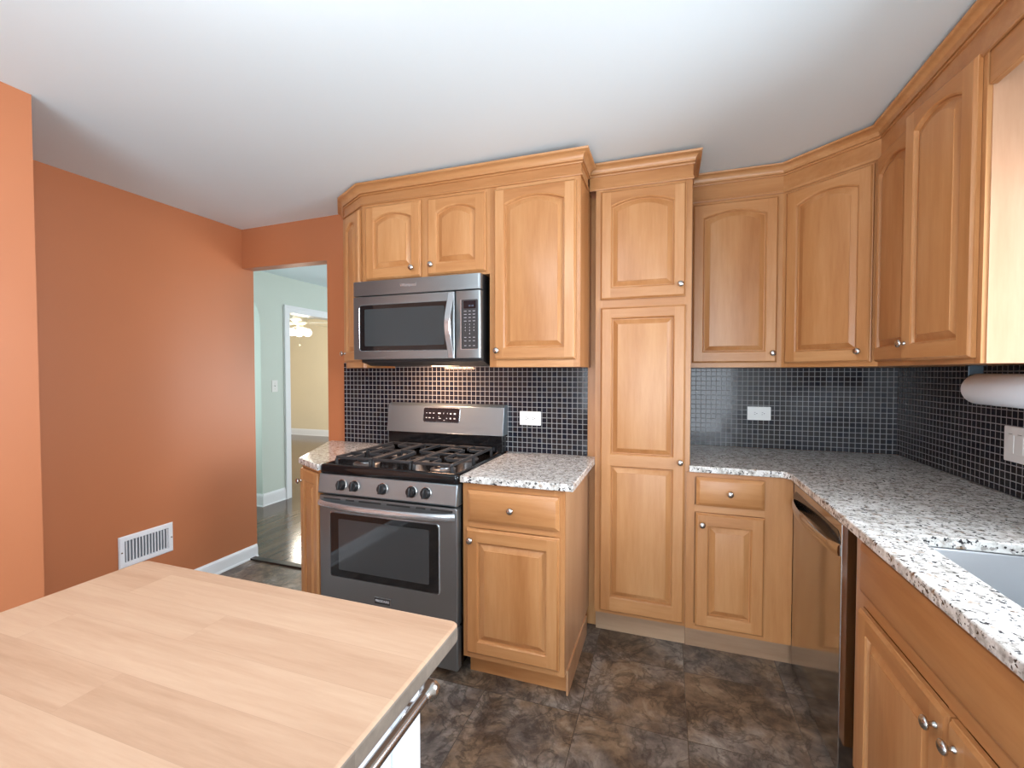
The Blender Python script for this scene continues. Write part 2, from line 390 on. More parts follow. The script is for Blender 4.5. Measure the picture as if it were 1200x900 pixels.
def casing():                                                   # white casing with stepped profile round the doorway
    b = bmesh.new()
    for a, c in ((3.77, 3.83), (4.75, 4.81)):
        box(b, GX, GX + 0.018, a, c, 0, 2.03)
        e = 3.77 if a < 4 else 4.785
        box(b, GX + 0.018, GX + 0.026, e, e + 0.025, 0, 2.065)
    box(b, GX, GX + 0.018, 3.77, 4.81, 2.03, 2.09); box(b, GX + 0.018, GX + 0.026, 3.77, 4.81, 2.065, 2.09)
    box(b, GX - 0.12, GX + 0.017, 3.8305, 3.845, 0, 2.0145); box(b, GX - 0.12, GX + 0.017, 4.735, 4.7495, 0, 2.0145); box(b, GX - 0.12, GX + 0.017, 3.8305, 4.7495, 2.015, 2.0295)
    return struct('door_1', b, white_p, smooth=0)
casing()
skirting('baseboard_hall_left', (GX, 3.485), (GX, 3.77), (1, 0), 0.13)
skirting('baseboard_arch_jamb', (GX - 0.115, 3.485), (GX + 0.018, 3.485), (0, -1), 0.13)
b = bmesh.new(); box(b, -5.2, -5.1, 2.3, 3.55, 0, 2.48); box(b, -5.2, GX - 0.116, 3.55, 3.60, 0, 2.48); box(b, -5.1, GX - 0.116, 2.3, 2.36, 0, 2.48)
struct('wall_arch_room', b, green, smooth=0)
sbox('wall_far_room_back', (-8.3, GX - 0.12, 7.8, 7.9, 0, 2.62), cream)
sbox('wall_far_room_left', (-7.95, -7.85, 2.6, 7.8, 0, 2.62), cream)
sbox('wall_far_room_near', (-8.0, -5.25, 2.55, 2.65, 0, 2.62), cream)
b = bmesh.new(); box(b, GX - 0.125, GX - 0.116, 3.60, 3.80, 0, 2.62); box(b, GX - 0.125, GX - 0.116, 4.78, 7.8, 0, 2.62)
struct('wall_far_room_right', b, cream, smooth=0)
sbox('ceiling_far_room', (-8.2, GX - 0.1, 2.5, 8.0, 2.52, 2.60), ceil_m)
skirting('baseboard_far_back', (-7.85, 7.8), (GX - 0.12, 7.8), (0, -1), 0.14)
skirting('baseboard_far_left', (-7.85, 2.7), (-7.85, 7.8), (1, 0), 0.14)

# ------------------------------------------------------------------ cabinet kit (front at local y = 0, facing -y)
T = 0.019
def add_door(parent, x0, z0, w, h, arch=False, knob=None, kind='door', hinge=None, ajar=0, stile=0.052, lstile=None, kn=True):
    # frame of stiles and rails round a raised panel; origin on the hinge edge
    hx = w if hinge == 'right' else 0
    d = bpy.data.objects.new  # noqa
    ls_ = stile if lstile is None else lstile
    X0, X1 = ls_, w - stile
    zs = h - (0.076 if arch else 0.055); rise = 0.032 if arch else 0.0; Z0 = 0.055
    N = 15
    def outline(i, bot=None):
        xa, xb = X0 + i, X1 - i; xc = (xa + xb) / 2; hw = (xb - xa) / 2
        pts = [(xa, Z0 + i), (xb, Z0 + i)]
        for k in range(N):
            u = 1 - 2 * k / (N - 1); pts.append((xc + hw * u, zs - i + rise * (1 - u * u) if arch else zs - i))
        return pts
    b = bmesh.new()
    rect = lambda i, y: loop(b, [(i - hx, y, i), (w - i - hx, y, i), (w - i - hx, y, h - i), (i - hx, y, h - i)])
    rings = [rect(0, 0), rect(0, -0.011), rect(0.003, -0.0125), rect(0.0055, -0.0165), rect(0.009, -T)]
    bridge(b, rings); b.faces.new(rings[0])
    e = 0.009; y = -T
    def quad(pts, mi): b.faces.new(loop(b, [(px - hx, y, pz) for px, pz in pts])).material_index = mi
    quad([(e, e), (X0, e), (X0, h - e), (e, h - e)], 0); quad([(X1, e), (w - e, e), (w - e, h - e), (X1, h - e)], 0)
    quad([(X0, e), (X1, e), (X1, Z0), (X0, Z0)], 1)
    ol = outline(0)[2:]
    quad([(X1, h - e), (X0, h - e)] + ol[::-1], 1)
    # reveal of the frame, so the opening has depth
    o0 = loop(b, [(px - hx, -T, pz) for px, pz in outline(0)]); o1 = loop(b, [(px - hx, -0.0150, pz) for px, pz in outline(0.005)]); o2 = loop(b, [(px - hx, -0.0055, pz) for px, pz in outline(0.0075)])
    bridge(b, [o0, o1, o2])
    door = obj(kind, b, [wood_z, wood_x], parent, (x0 + hx, -0.0012, z0), smooth=28, recalc=False, rot=(0, 0, ajar) if ajar else None)
    b = bmesh.new()
    lp = [loop(b, [(px - hx, yy, pz) for px, pz in outline(i)]) for i, yy in ((0.0065, -0.0056), (0.0115, -0.0055), (0.0125, -0.0062), (0.034, -0.0150), (0.0345, -0.0172), (0.0365, -0.0175))]
    bridge(b, lp); b.faces.new(lp[-1])
    obj('panel', b, wood_z, door, smooth=28, recalc=False)
    if knob: add_knob(door, knob[0] - hx, -T, knob[1])
    return door
def add_knob(parent, x, y, z):
    b = bmesh.new()
    lathe(b, [(0.0075, 0), (0.0075, 0.003), (0.0052, 0.006), (0.0052, 0.012), (0.008, 0.0145), (0.0135, 0.017), (0.0150, 0.020), (0.0142, 0.0235), (0.0105, 0.0265), (0.005, 0.028), (0.0012, 0.0283)], (x, y, z), (0, -1, 0), 20)
    return obj('knob', b, chrome, parent, smooth=60)
def add_drawer(parent, x0, z0, w, h, knob=True, name='drawer'):
    b = bmesh.new()
    rect = lambda i, y: loop(b, [(i, y, i), (w - i, y, i), (w - i, y, h - i), (i, y, h - i)])
    r = [rect(0, 0), rect(0, -0.010), rect(0.004, -0.0125), (rect(0.012, -0.0165)), rect(0.018, -T)]
    bridge(b, r); b.faces.new(r[0]); b.faces.new(r[-1])
    d = obj(name, b, wood_x, parent, (x0, -0.0012, z0), smooth=28)
    if knob: add_knob(d, w / 2, -T, h / 2)
    return d
def add_frame(parent, w, z0, z1, ls=0.04, rs=0.04, rails=(), top=0.04, bot=0.04):
    b = bmesh.new(); y1 = 0.019
    box(b, 0, ls, 0, y1, z0, z1, 0); box(b, w - rs, w, 0, y1, z0, z1, 0)
    for a, c in [(z0, z0 + bot), (z1 - top, z1)] + list(rails): box(b, ls, w - rs, 0, y1, a, c, 1)
    return obj('face_frame', b, [wood_z, wood_x], parent, smooth=0)
def add_case(parent, w, depth, z0, z1, poly=None, name='carcass', m=None):
    b = bmesh.new()
    if poly: prism(b, poly, z0, z1)
    else: box(b, 0, w, 0.0192, depth, z0, z1)
    return obj(name, b, m or wood_z, parent, smooth=0)
def add_toe(parent, poly, z1, m=wood_toe):
    b = bmesh.new(); prism(b, poly, 0, z1); return obj('toe_kick', b, m, parent, smooth=0)

UZ0, UZ1 = 1.394, 2.300
# -- left uppers: cabinet over the microwave, tall single-door cabinet, angled end cabinet
YU = 2.114
c = thing('wall_cabinet', 'short maple wall cabinet with two arched doors above the microwave', 'cabinet', (-1.604, YU, 0), 0)
add_case(c, 0.76, YB - YU - 0.002, 1.862, UZ1); add_frame(c, 0.76, 1.862, UZ1, 0.03, 0.022, top=0.03, bot=0.02)
b = bmesh.new(); box(b, 0.372, 0.417, 0, 0.019, 1.882, 2.27); obj('centre_stile', b, wood_z, c, smooth=0)
add_door(c, 0.029, 1.874, 0.345, 0.398, True, (0.300, 0.045)); add_door(c, 0.415, 1.876, 0.328, 0.394, True, (0.016 + 0.012, 0.05))
c = thing('wall_cabinet', 'tall maple wall cabinet with one arched door, left of the pantry', 'cabinet', (-0.844, YU, 0), 0)
add_case(c, 0.457, YB - YU - 0.002, UZ0, UZ1); add_frame(c, 0.457, UZ0, UZ1, 0.035, 0.032, top=0.03, bot=0.035)
add_door(c, 0.028, 1.431, 0.409, 0.838, True, (0.020, 0.044))
A30 = R(30)
EX, EY = -1.604 - 0.25 * cos(A30), YU + 0.25 * sin(A30)
c = thing('wall_cabinet', 'narrow angled maple wall cabinet at the doorway end, left of the microwave', 'cabinet', (EX, EY, 0), -A30)
wpt = lambda x, y: ((x - EX) * cos(A30) - (y - EY) * sin(A30), (x - EX) * sin(A30) + (y - EY) * cos(A30))
add_case(c, 0.25, 0, UZ0, UZ1, [(0.001, 0.0192), (0.2465, 0.0192), wpt(-1.606, 2.438), wpt(-1.985, 2.438)])
add_frame(c, 0.25, UZ0, UZ1, 0.02, 0.02, top=0.03, bot=0.035)
add_door(c, 0.010, 1.428, 0.228, 0.842, True, (0.022, 0.05), stile=0.046)

# -- crown mouldings
def crown(name, label, path, zb, zf, zt, d=0.042):
    h = zt - zf
    prof = [(0.001, zb - 0.006), (0.007, zb - 0.006), (0.0085, zb), (0.007, zb + 0.005), (0.003, zb + 0.007), (0.003, zf - 0.004), (0.009, zf - 0.0035), (0.0105, zf), (0.009, zf + 0.0035), (0.0055, zf + 0.0045), (0.0055, zf + 0.008), (0.0125, zf + 0.0085)]
    n = 7
    for i in range(n + 1):
        a = 0.5 * pi * i / n; prof.append((0.0125 + (d - 0.018) * (1 - cos(a)) , zf + 0.0095 + (h - 0.020) * sin(a)))
    prof += [(d - 0.002, zt - 0.008), (d, zt - 0.004), (d, zt), (0.001, zt)]
    b = bmesh.new(); P = [Vector(p) for p in path]; ls = []
    for i, p in enumerate(P):
        ns = []
        for q, r_ in ((i - 1, i), (i, i + 1)):
            if 0 <= q and r_ < len(P):
                t = (P[r_] - P[q]).normalized(); ns.append(Vector((t.y, -t.x)))
        n_ = sum(ns, Vector((0, 0))) / len(ns); n_ = n_ / n_.dot(ns[0])
        ls.append(loop(b, [(p.x + n_.x * dd, p.y + n_.y * dd, z) for dd, z in prof]))
    bridge(b, ls); b.faces.new(ls[0]); b.faces.new(ls[-1])
    o = obj(name, b, wood_x, smooth=40); return tag(o, label, 'moulding')
crown('crown_moulding', 'maple crown moulding over the cabinets around the microwave', [(-1.985, 2.437), (EX, EY), (-1.604, YU), (-0.387, YU), (-0.387, 2.300)], 2.293, 2.345, 2.398)

# -- pantry
YP = 2.345
c = thing('pantry_cabinet', 'full-height maple pantry cabinet with an arched upper door and a long two-panel lower door', 'cabinet', (-0.350, YP, 0), 0)
PW = 0.459
add_case(c, PW, YR - YP - 0.003, 0.118, UZ1); add_frame(c, PW, 0.118, UZ1, 0.035, 0.035, [(1.69, 1.742)], 0.03, 0.03)
add_door(c, 0.025, 1.736, 0.408, 0.545, True, (0.384, 0.055))
def long_door(parent, x0, z0, w, h, zmid):                      # two raised panels, one above the other
    b = bmesh.new()
    rect = lambda i, y: loop(b, [(i, y, i), (w - i, y, i), (w - i, y, h - i), (i, y, h - i)])
    r = [rect(0, 0), rect(0, -0.011), rect(0.003, -0.0125), rect(0.0055, -0.0165), rect(0.009, -T)]
    bridge(b, r); b.faces.new(r[0]); e = 0.009; X0, X1 = 0.052, w - 0.052
    q = lambda pts, mi: setattr(b.faces.new(loop(b, [(px, -T, pz) for px, pz in pts])), 'material_index', mi)
    q([(e, e), (X0, e), (X0, h - e), (e, h - e)], 0); q([(X1, e), (w - e, e), (w - e, h - e), (X1, h - e)], 0)
    spans = [(0.075, zmid - 0.028), (zmid + 0.028, h - 0.052)]
    for a, c2 in ((e, 0.075), (zmid - 0.028, zmid + 0.028), (h - 0.052, h - e)): q([(X0, a), (X1, a), (X1, c2), (X0, c2)], 1)
    for a, c2 in spans:
        o = [loop(b, [(X0 + i, y, a + i), (X1 - i, y, a + i), (X1 - i, y, c2 - i), (X0 + i, y, c2 - i)]) for i, y in ((0, -T), (0.005, -0.0150), (0.0075, -0.0055))]
        bridge(b, o)
    d = obj('door', b, [wood_z, wood_x], parent, (x0, -0.0012, z0), smooth=28, recalc=False)
    for a, c2 in spans:
        b = bmesh.new()
        lp = [loop(b, [(X0 + i, y, a + i), (X1 - i, y, a + i), (X1 - i, y, c2 - i), (X0 + i, y, c2 - i)]) for i, y in ((0.0065, -0.0056), (0.0115, -0.0055), (0.0125, -0.0062), (0.034, -0.0150), (0.0345, -0.0172), (0.0365, -0.0175))]
        bridge(b, lp); b.faces.new(lp[-1]); obj('panel', b, wood_z, d, smooth=28, recalc=False)
    add_knob(d, w - 0.022, -T, 0.795)
long_door(c, 0.028, 0.136, 0.408, 1.560, 0.785)
add_toe(c, [(0, 0.055), (PW - 0.013, 0.055), (PW - 0.013, 0.075), (0, 0.075)], 0.118)
b = bmesh.new(); box(b, -0.052, -0.001, YB - YP - 0.012, YB - YP - 0.002, 0.0, 2.29); obj('filler_strip', b, wood_z, c, smooth=0)
crown('crown_moulding', 'maple crown moulding over the pantry cabinet', [(-0.383, YP), (0.109, YP), (0.109, 2.62)], 2.300, 2.366, 2.417)

# -- right uppers: straight, diagonal corner, right-wall pair
YU2, XU = 2.675, 0.872
c = thing('wall_cabinet', 'maple wall cabinet with one arched door, immediately right of the pantry', 'cabinet', (0.111, YU2, 0), 0)
add_case(c, 0.451, YR - YU2 - 0.003, UZ0, UZ1); add_frame(c, 0.451, UZ0, UZ1, 0.03, 0.034, top=0.03, bot=0.03)
add_door(c, 0.018, 1.419, 0.410, 0.856, True, (0.388, 0.048))
DA, DB = Vector((0.562, 2.675)), Vector((0.872, 2.385))
da = math.atan2(DB.y - DA.y, DB.x - DA.x); DW = (DB - DA).length
c = thing('wall_cabinet', 'diagonal corner maple wall cabinet with one arched door', 'cabinet', (DA.x, DA.y, 0), da)
dl = lambda x, y: ((x - DA.x) * cos(da) + (y - DA.y) * sin(da), -(x - DA.x) * sin(da) + (y - DA.y) * cos(da))
add_case(c, DW, 0, UZ0, UZ1, [(0.014, 0.0192), (DW - 0.016, 0.0192), dl(1.203, 2.387), dl(1.203, 3.015), dl(0.564, 3.015)])
add_frame(c, DW, UZ0, UZ1, 0.03, 0.034, top=0.03, bot=0.03)
add_door(c, 0.024, 1.414, 0.378, 0.866, True, (0.336, 0.048))
Y1 = 1.703
c = thing('wall_cabinet', 'right-wall maple cabinet with its near arched door standing slightly ajar', 'cabinet', (XU, 2.383, 0), R(-90))
CW = 2.383 - Y1
add_case(c, CW, XR - XU - 0.003, UZ0, UZ1); add_frame(c, CW, UZ0, UZ1, 0.012, 0.03, top=0.03, bot=0.03)
add_door(c, 0.004, 1.414, 0.318, 0.880, True, None, lstile=0.018)
add_door(c, 0.332, 1.411, 0.330, 0.890, True, (0.026, 0.062), hinge='right', ajar=R(6.5))
b = bmesh.new(); box(b, CW + 0.0005, CW + 0.0035, 0.012, XR - XU - 0.003, UZ0, UZ1); obj('end_panel', b, wood('glare_tinted_maple', 'z', lin(182, 138, 106), lin(196, 152, 120), lin(206, 165, 134), 0.25), c, smooth=0)  # end panel colour lightened to carry the window glare
b = bmesh.new(); box(b, XU + 0.002, XU + 0.021, 0.74, Y1 - 0.005, 2.197, 2.299)
tag(obj('valance', b, wood('valance_maple', 'y', MD, MM, ML), smooth=0, bevel=0.002), 'plain maple valance board over the sink window, at the top right', 'valance')
crown('crown_moulding', 'maple crown moulding along the corner cabinets on the right', [(0.112, YU2), (0.562, YU2), (0.872, 2.385), (0.872, 0.74)], 2.297, 2.381, 2.432)

# -- base cabinets
c = thing('base_cabinet', 'maple base cabinet with drawer and door standing between range and pantry', 'cabinet', (-0.851, 1.81, 0), 0)
BW = 0.459
add_case(c, BW, YB - 1.81 - 0.016, 0.10, 0.882, m=wood_side); add_frame(c, BW, 0.10, 0.882, 0.03, 0.045, [(0.685, 0.72)], 0.03, 0.03)
add_drawer(c, 0.026, 0.714, 0.412, 0.138); add_door(c, 0.020, 0.128, 0.419, 0.555, False, (0.026, 0.508))
add_toe(c, [(0.007, 0.06), (BW - 0.006, 0.06), (BW - 0.006, 0.08), (0.007, 0.08)], 0.10, wood_x)
b = bmesh.new(); prism(b, [(0.035, 0.0), (YB - 1.81 - 0.12, 0.0), (YB - 1.81 - 0.12, 0.10), (0.06, 0.105), (0.035, 0.108)], BW, BW + 0.008, fn=lambda y, z, x: (x, y, z))
obj('shoe_panel', b, wood_side, c, smooth=0)
A27 = math.atan2(0.11, 0.23)
SX, SY = -1.6165 - 0.25 * cos(A27), 1.80 + 0.25 * sin(A27)
c = thing('base_cabinet', 'narrow angled maple base cabinet on the left of the range by the doorway', 'cabinet', (SX, SY, 0), -A27)
wp2 = lambda x, y: ((x - SX) * cos(A27) - (y - SY) * sin(A27), (x - SX) * sin(A27) + (y - SY) * cos(A27))
add_case(c, 0.25, 0, 0.10, 0.882, [(0.001, 0.0192), (0.24, 0.0192), wp2(-1.6195, 2.437), wp2(-2.08, 2.437)])
add_frame(c, 0.239, 0.10, 0.882, 0.018, 0.012, top=0.03, bot=0.03)
add_door(c, 0.012, 0.128, 0.222, 0.735, False, (0.022, 0.67), stile=0.046)
add_toe(c, [(0.02, 0.07), (0.19, 0.07), (0.19, 0.09), (0.02, 0.09)], 0.10, wood_x)
YBR = 2.335
c = thing('base_cabinet', 'maple base cabinet with drawer and door between pantry and dishwasher', 'cabinet', (0.094, YBR, 0), 0)
RW = 0.4525
b = bmesh.new(); box(b, 0.020, RW, 0.0192, 0.66, 0.118, 0.886); obj('carcass', b, wood_z, c, smooth=0)
b = bmesh.new()
box(b, 0, 0.038, 0, 0.0095, 0.118, 0.886, 0); box(b, 0.338, RW, 0, 0.019, 0.118, 0.886, 0)
for z0, z1 in ((0.118, 0.15), (0.695, 0.73), (0.860, 0.886)): box(b, 0.038, 0.338, 0, 0.0095, z0, z1, 1)
obj('face_frame', b, [wood_z, wood_x], c, smooth=0)
add_drawer(c, 0.044, 0.730, 0.293, 0.136); add_door(c, 0.043, 0.142, 0.296, 0.552, False, (0.028, 0.50))
add_toe(c, [(0.003, 0.06), (RW + 0.022, 0.06), (RW + 0.022, 0.08), (0.003, 0.08)], 0.1172)
YS = 1.703
c = thing('base_cabinet', 'maple sink base cabinet with false front and doors, in the right foreground', 'cabinet', (0.578, YS, 0), R(-90))
SW = 1.02
b = bmesh.new()                                                 # open-topped shell so the sink bowl hangs inside
box(b, 0, 0.018, 0.0192, 0.62, 0.10, 0.886); box(b, SW - 0.018, SW, 0.0192, 0.62, 0.10, 0.886); box(b, 0.018, SW - 0.018, 0.0192, 0.62, 0.10, 0.118); box(b, 0.018, SW - 0.018, 0.61, 0.62, 0.118, 0.886)
obj('carcass', b, wood_z, c, smooth=0)
add_frame(c, SW, 0.10, 0.886, 0.06, 0.06, [(0.65, 0.70)], 0.04, 0.03)
b = bmesh.new(); box(b, 0.50, 0.56, 0.0005, 0.0185, 0.13, 0.65); obj('centre_stile', b, wood_z, c, smooth=0)
add_drawer(c, 0.066, 0.698, 0.886, 0.150, False, 'false_front')
add_door(c, 0.068, 0.125, 0.464, 0.523, False, (0.430, 0.478), stile=0.06); add_door(c, 0.537, 0.125, 0.414, 0.523, False, (0.03, 0.478), stile=0.06)
add_toe(c, [(0.0, 0.075), (SW, 0.075), (SW, 0.095), (0.0, 0.095)], 0.10)

# ------------------------------------------------------------------ countertops
def slab_top(name, label, outer, z0, z1, hole=None):
    b = bmesh.new(); es = []
    for pts in [outer] + ([hole] if hole else []):
        v = loop(b, [(x, y, z1) for x, y in pts]); es += [b.edges.new((v[i], v[(i + 1) % len(v)])) for i in range(len(v))]
    bmesh.ops.triangle_fill(b, use_beauty=True, edges=es)
    g = bmesh.ops.extrude_face_region(b, geom=list(b.faces))
    bmesh.ops.translate(b, vec=(0, 0, z0 - z1), verts=[v for v in g['geom'] if isinstance(v, bmesh.types.BMVert)])
    o = obj(name, b, granite_m, smooth=30, bevel=0.0045, seg=3); return tag(o, label, 'countertop')
slab_top('countertop', 'short speckled granite countertop between range and pantry', [(-0.8555, 1.783), (-0.352, 1.783), (-0.352, 2.338), (-0.352, 2.424), (-0.8555, 2.424)], 0.884, 0.915)
slab_top('countertop', 'small clipped-corner granite countertop left of the range', [(-1.617, 1.768), (-1.843, 1.882), (-2.105, 2.405), (-2.105, 2.437), (-2.0, 2.437), (-2.0, 2.426), (-1.617, 2.426)], 0.884, 0.915)
SKX0, SKX1, SKY0, SKY1 = 0.648, 1.075, 0.80, 1.533
hole = [(x, y) for x, y in rrect(SKX0, SKX1, SKY0, SKY1, 0.035, 4)]
slab_top('countertop', 'long L-shaped granite countertop with the sink cut-out on the right', [(0.106, 2.318), (0.502, 2.318), (0.5255, 2.290), (0.5255, 0.66), (1.190, 0.66), (1.190, 3.002), (0.113, 3.002), (0.113, 2.346), (0.106, 2.342)], 0.888, 0.9185, hole)

# undermount sink
c = thing('sink', 'undermount stainless steel sink bowl in the right-hand granite countertop', 'sink', ((SKX0 + SKX1) / 2, (SKY0 + SKY1) / 2, 0), 0)
hx, hy = (SKX1 - SKX0) / 2, (SKY1 - SKY0) / 2
b = bmesh.new()
lp = [loop(b, [(x, y, z) for x, y in rrect(-hx - g, hx + g, -hy - g, hy + g, r, 5)]) for g, r, z in ((0.022, 0.05, 0.886), (0.003, 0.038, 0.886), (0.0, 0.037, 0.880), (-0.004, 0.04, 0.73), (-0.015, 0.05, 0.706), (-0.04, 0.06, 0.698))]
bridge(b, lp); b.faces.new(lp[-1])
o = obj('bowl', b, steel_sink, c, smooth=50); m = o.modifiers.new('thickness', 'SOLIDIFY'); m.thickness = 0.0012; m.offset = -1
b = bmesh.new(); lathe(b, [(0.045, 0), (0.043, 0.003), (0.035, 0.003), (0.030, 0.0005), (0.004, 0.0005), (0.004, 0.006), (0.001, 0.006)], (0, 0, 0.6995), seg=24); obj('drain', b, chrome, c, smooth=50)

# mosaic backsplashes
def splash(name, label, dims, m):
    b = bmesh.new(); box(b, *dims); return tag(obj(name, b, m, smooth=0), label, 'backsplash')
splash('tile_backsplash', 'dark mosaic backsplash behind the range, under the microwave', (-1.993, -0.403, 2.427, 2.4395, 0.915, 1.43), mosaic_x)
splash('tile_backsplash', 'dark mosaic backsplash on the recessed back wall right of the pantry', (0.112, 1.1915, 3.004, 3.0165, 0.9185, 1.393), mosaic_x)
splash('tile_backsplash', 'dark mosaic backsplash on the right wall behind the sink counter', (1.192, 1.2045, 0.66, 3.0165, 0.9185, 1.155), mosaic_y)
bk = bpy.data.objects['tile_backsplash.002']
b = bmesh.new(); box(b, 1.192, 1.2045, 0.66, 3.0165, 0.9185, 1.155); box(b, 1.192, 1.2045, 1.605, 3.0165, 1.155, 1.393); b.to_mesh(bk.data); b.free()

# ------------------------------------------------------------------ gas range
c = thing('gas_range', 'stainless steel gas range with black cooktop and five burner knobs', 'stove', (-1.6155, 1.775, 0), 0)
RWD, RD = 0.755, 0.635
b = bmesh.new(); box(b, 0.006, RWD - 0.004, 0.045, RD, 0.045, 0.880); obj('body', b, black_gl, c, smooth=0, bevel=0.003)
for x, y in ((0.05, 0.09), (RWD - 0.05, 0.09), (0.05, RD - 0.06), (RWD - 0.05, RD - 0.06)):
    b = bmesh.new(); lathe(b, [(0.016, 0), (0.018, 0.006), (0.011, 0.012), (0.011, 0.046)], (x, y, 0), seg=14); obj('foot', b, black_mt, c)
b = bmesh.new()                                                 # cooktop: shallow tray with rolled rim
lp = [loop(b, [(x, y, z) for x, y in rrect(i, RWD - i, 0.004 + i, RD - 0.055, 0.018, 4)]) for i, z in ((0.004, 0.872), (0.0, 0.878), (0.0, 0.905), (0.004, 0.915), (0.012, 0.919), (0.024, 0.917), (0.040, 0.905), (0.05, 0.902))]
bridge(b, lp); b.faces.new(lp[-1]); b.faces.new(lp[0])
obj('cooktop', b, black_gl, c, smooth=45)
b = bmesh.new()                                                 # slanted control panel
prism(b, [(0.004, 0.872), (-0.010, 0.782), (0.0, 0.776), (0.05, 0.776), (0.05, 0.872)], 0.003, RWD - 0.003, fn=lambda y, z, x: (x, y, z))
cp = obj('control_panel', b, steel, c, smooth=20, bevel=0.004, seg=3)
kb = Vector((0, -0.090, 0.014)).normalized()
for i, kx in enumerate((0.142, 0.216, 0.372, 0.526, 0.600)):
    b = bmesh.new(); ax = (0, -0.988, 0.154)
    lathe(b, [(0.025, 0), (0.025, 0.004), (0.0225, 0.007), (0.021, 0.018), (0.019, 0.022), (0.006, 0.023), (0.001, 0.023)], (kx, -0.004, 0.826), ax, 22)
    k = obj('knob', b, black_mt, cp, smooth=40)
    b = bmesh.new(); box(b, -0.0055, 0.0055, -0.034, -0.0195, -0.0215, 0.0215)
    g = obj('grip', b, black_mt, cp, (kx, -0.0037, 0.826), bevel=0.003, rot=(R(-8.8), 0, 0))
    b = bmesh.new(); lathe(b, [(0.0275, 0), (0.0275, 0.0018), (0.0245, 0.003)], (kx, -0.0035, 0.826), ax, 22, cap=False); obj('bezel', b, chrome, cp, smooth=40)
b = bmesh.new()                                                 # oven door with bowed face edges
slab(b, rrect(0.004, RWD - 0.004, 0.238, 0.768, 0.010, 3), 0.0, 0.042)
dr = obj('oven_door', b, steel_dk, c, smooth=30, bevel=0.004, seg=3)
b = bmesh.new(); slab(b, rrect(0.070, 0.662, 0.376, 0.688, 0.012, 4), -0.002, 0.004); obj('window_surround', b, glass_dk, dr, smooth=30, bevel=0.001)
b = bmesh.new(); slab(b, rrect(0.118, 0.612, 0.412, 0.660, 0.006, 3), -0.0026, -0.001); obj('window', b, glass_in, dr, smooth=30)
b = bmesh.new()
o0 = rrect(0.066, 0.666, 0.372, 0.692, 0.014, 4); o1 = rrect(0.070, 0.662, 0.376, 0.688, 0.012, 4)
l0 = loop(b, [(x, -0.0005, z) for x, z in o0]); l1 = loop(b, [(x, -0.0034, z) for x, z in o1]); l2 = loop(b, [(x, -0.0005, z) for x, z in o1]); bridge(b, [l0, l1, l2]); obj('window_trim', b, chrome_b, dr, smooth=30)
b = bmesh.new()                                                 # bowed handle across the door top
pts = []
for i in range(21):
    u = i / 20; s = 1 - (2 * u - 1) ** 2
    pts.append((0.012 + u * (RWD - 0.024), -0.006 - 0.052 * s ** 0.7, 0.732))
tube(b, pts, 0.014, 12, flat=(0.011, 0.017)); obj('handle', b, chrome_b, dr, smooth=60)
for x0, x1 in ((0.03, 0.13), (0.16, 0.21), (0.235, 0.36), (0.39, 0.515), (0.545, 0.595), (0.62, 0.73)):
    b = bmesh.new(); slab(b, rrect(x0, x1, 0.750, 0.7575, 0.003, 2), -0.0008, 0.003); obj('vent_slot', b, slot_m, dr, smooth=0)
b = bmesh.new(); box(b, 0.322, 0.412, -0.0035, 0.001, 0.281, 0.312); bd = obj('badge', b, keys_m, dr, bevel=0.001)
b = bmesh.new(); box(b, 0.322, 0.412, -0.0042, -0.0034, 0.3095, 0.312); box(b, 0.4095, 0.412, -0.0042, -0.0034, 0.281, 0.3095); obj('badge_rim', b, chrome_b, dr, smooth=0)
text('badge_lettering', 'FRIGIDAIRE', 0.0150, (0.365, -0.0040, 0.2955), (R(90), 0, 0), print_w, dr)
b = bmesh.new(); slab(b, rrect(0.004, RWD - 0.004, 0.040, 0.230, 0.006, 3), 0.002, 0.042); obj('drawer', b, steel_dk, c, smooth=30, bevel=0.004, seg=3)
# backguard
b = bmesh.new(); prism(b, [(RD - 0.052, 0.900), (RD - 0.052, 1.018), (RD - 0.04, 1.018), (RD + 0.012, 1.018), (RD + 0.012, 0.88)], 0.006, RWD - 0.006, fn=lambda y, z, x: (x, y, z)); obj('backguard_base', b, black_gl, c, smooth=0, bevel=0.003)
b = bmesh.new(); prism(b, [(RD - 0.066, 1.012), (RD - 0.062, 1.000 + 0.012), (RD - 0.038, 1.168), (RD - 0.020, 1.182), (RD + 0.012, 1.182), (RD + 0.012, 1.012)], 0.0, RWD, fn=lambda y, z, x: (x, y, z))
bg = obj('backguard', b, steel, c, smooth=25, bevel=0.006, seg=3)
sl = math.atan2(0.024, 0.156)
def bgp(z, off): return RD - 0.062 + (z - 1.012) * 0.024 / 0.156 - off
b = bmesh.new(); slab(b, rrect(0.248, 0.482, -0.040, 0.040, 0.010, 4), -0.0025, 0.002)
dp = obj('display_panel', b, lcd, bg, (0, bgp(1.117, 0), 1.117), rot=(-sl, 0, 0), smooth=30)
b = bmesh.new()
l0 = loop(b, [(x, -0.0008, z) for x, z in rrect(0.244, 0.486, -0.044, 0.044, 0.012, 4)]); l1 = loop(b, [(x, -0.0036, z) for x, z in rrect(0.2475, 0.4825, -0.0405, 0.0405, 0.010, 4)]); l2 = loop(b, [(x, -0.0015, z) for x, z in rrect(0.248, 0.482, -0.040, 0.040, 0.010, 4)]); bridge(b, [l0, l1, l2])
obj('display_trim', b, chrome_b, bg, (0, bgp(1.117, 0), 1.117), rot=(-sl, 0, 0), smooth=30)
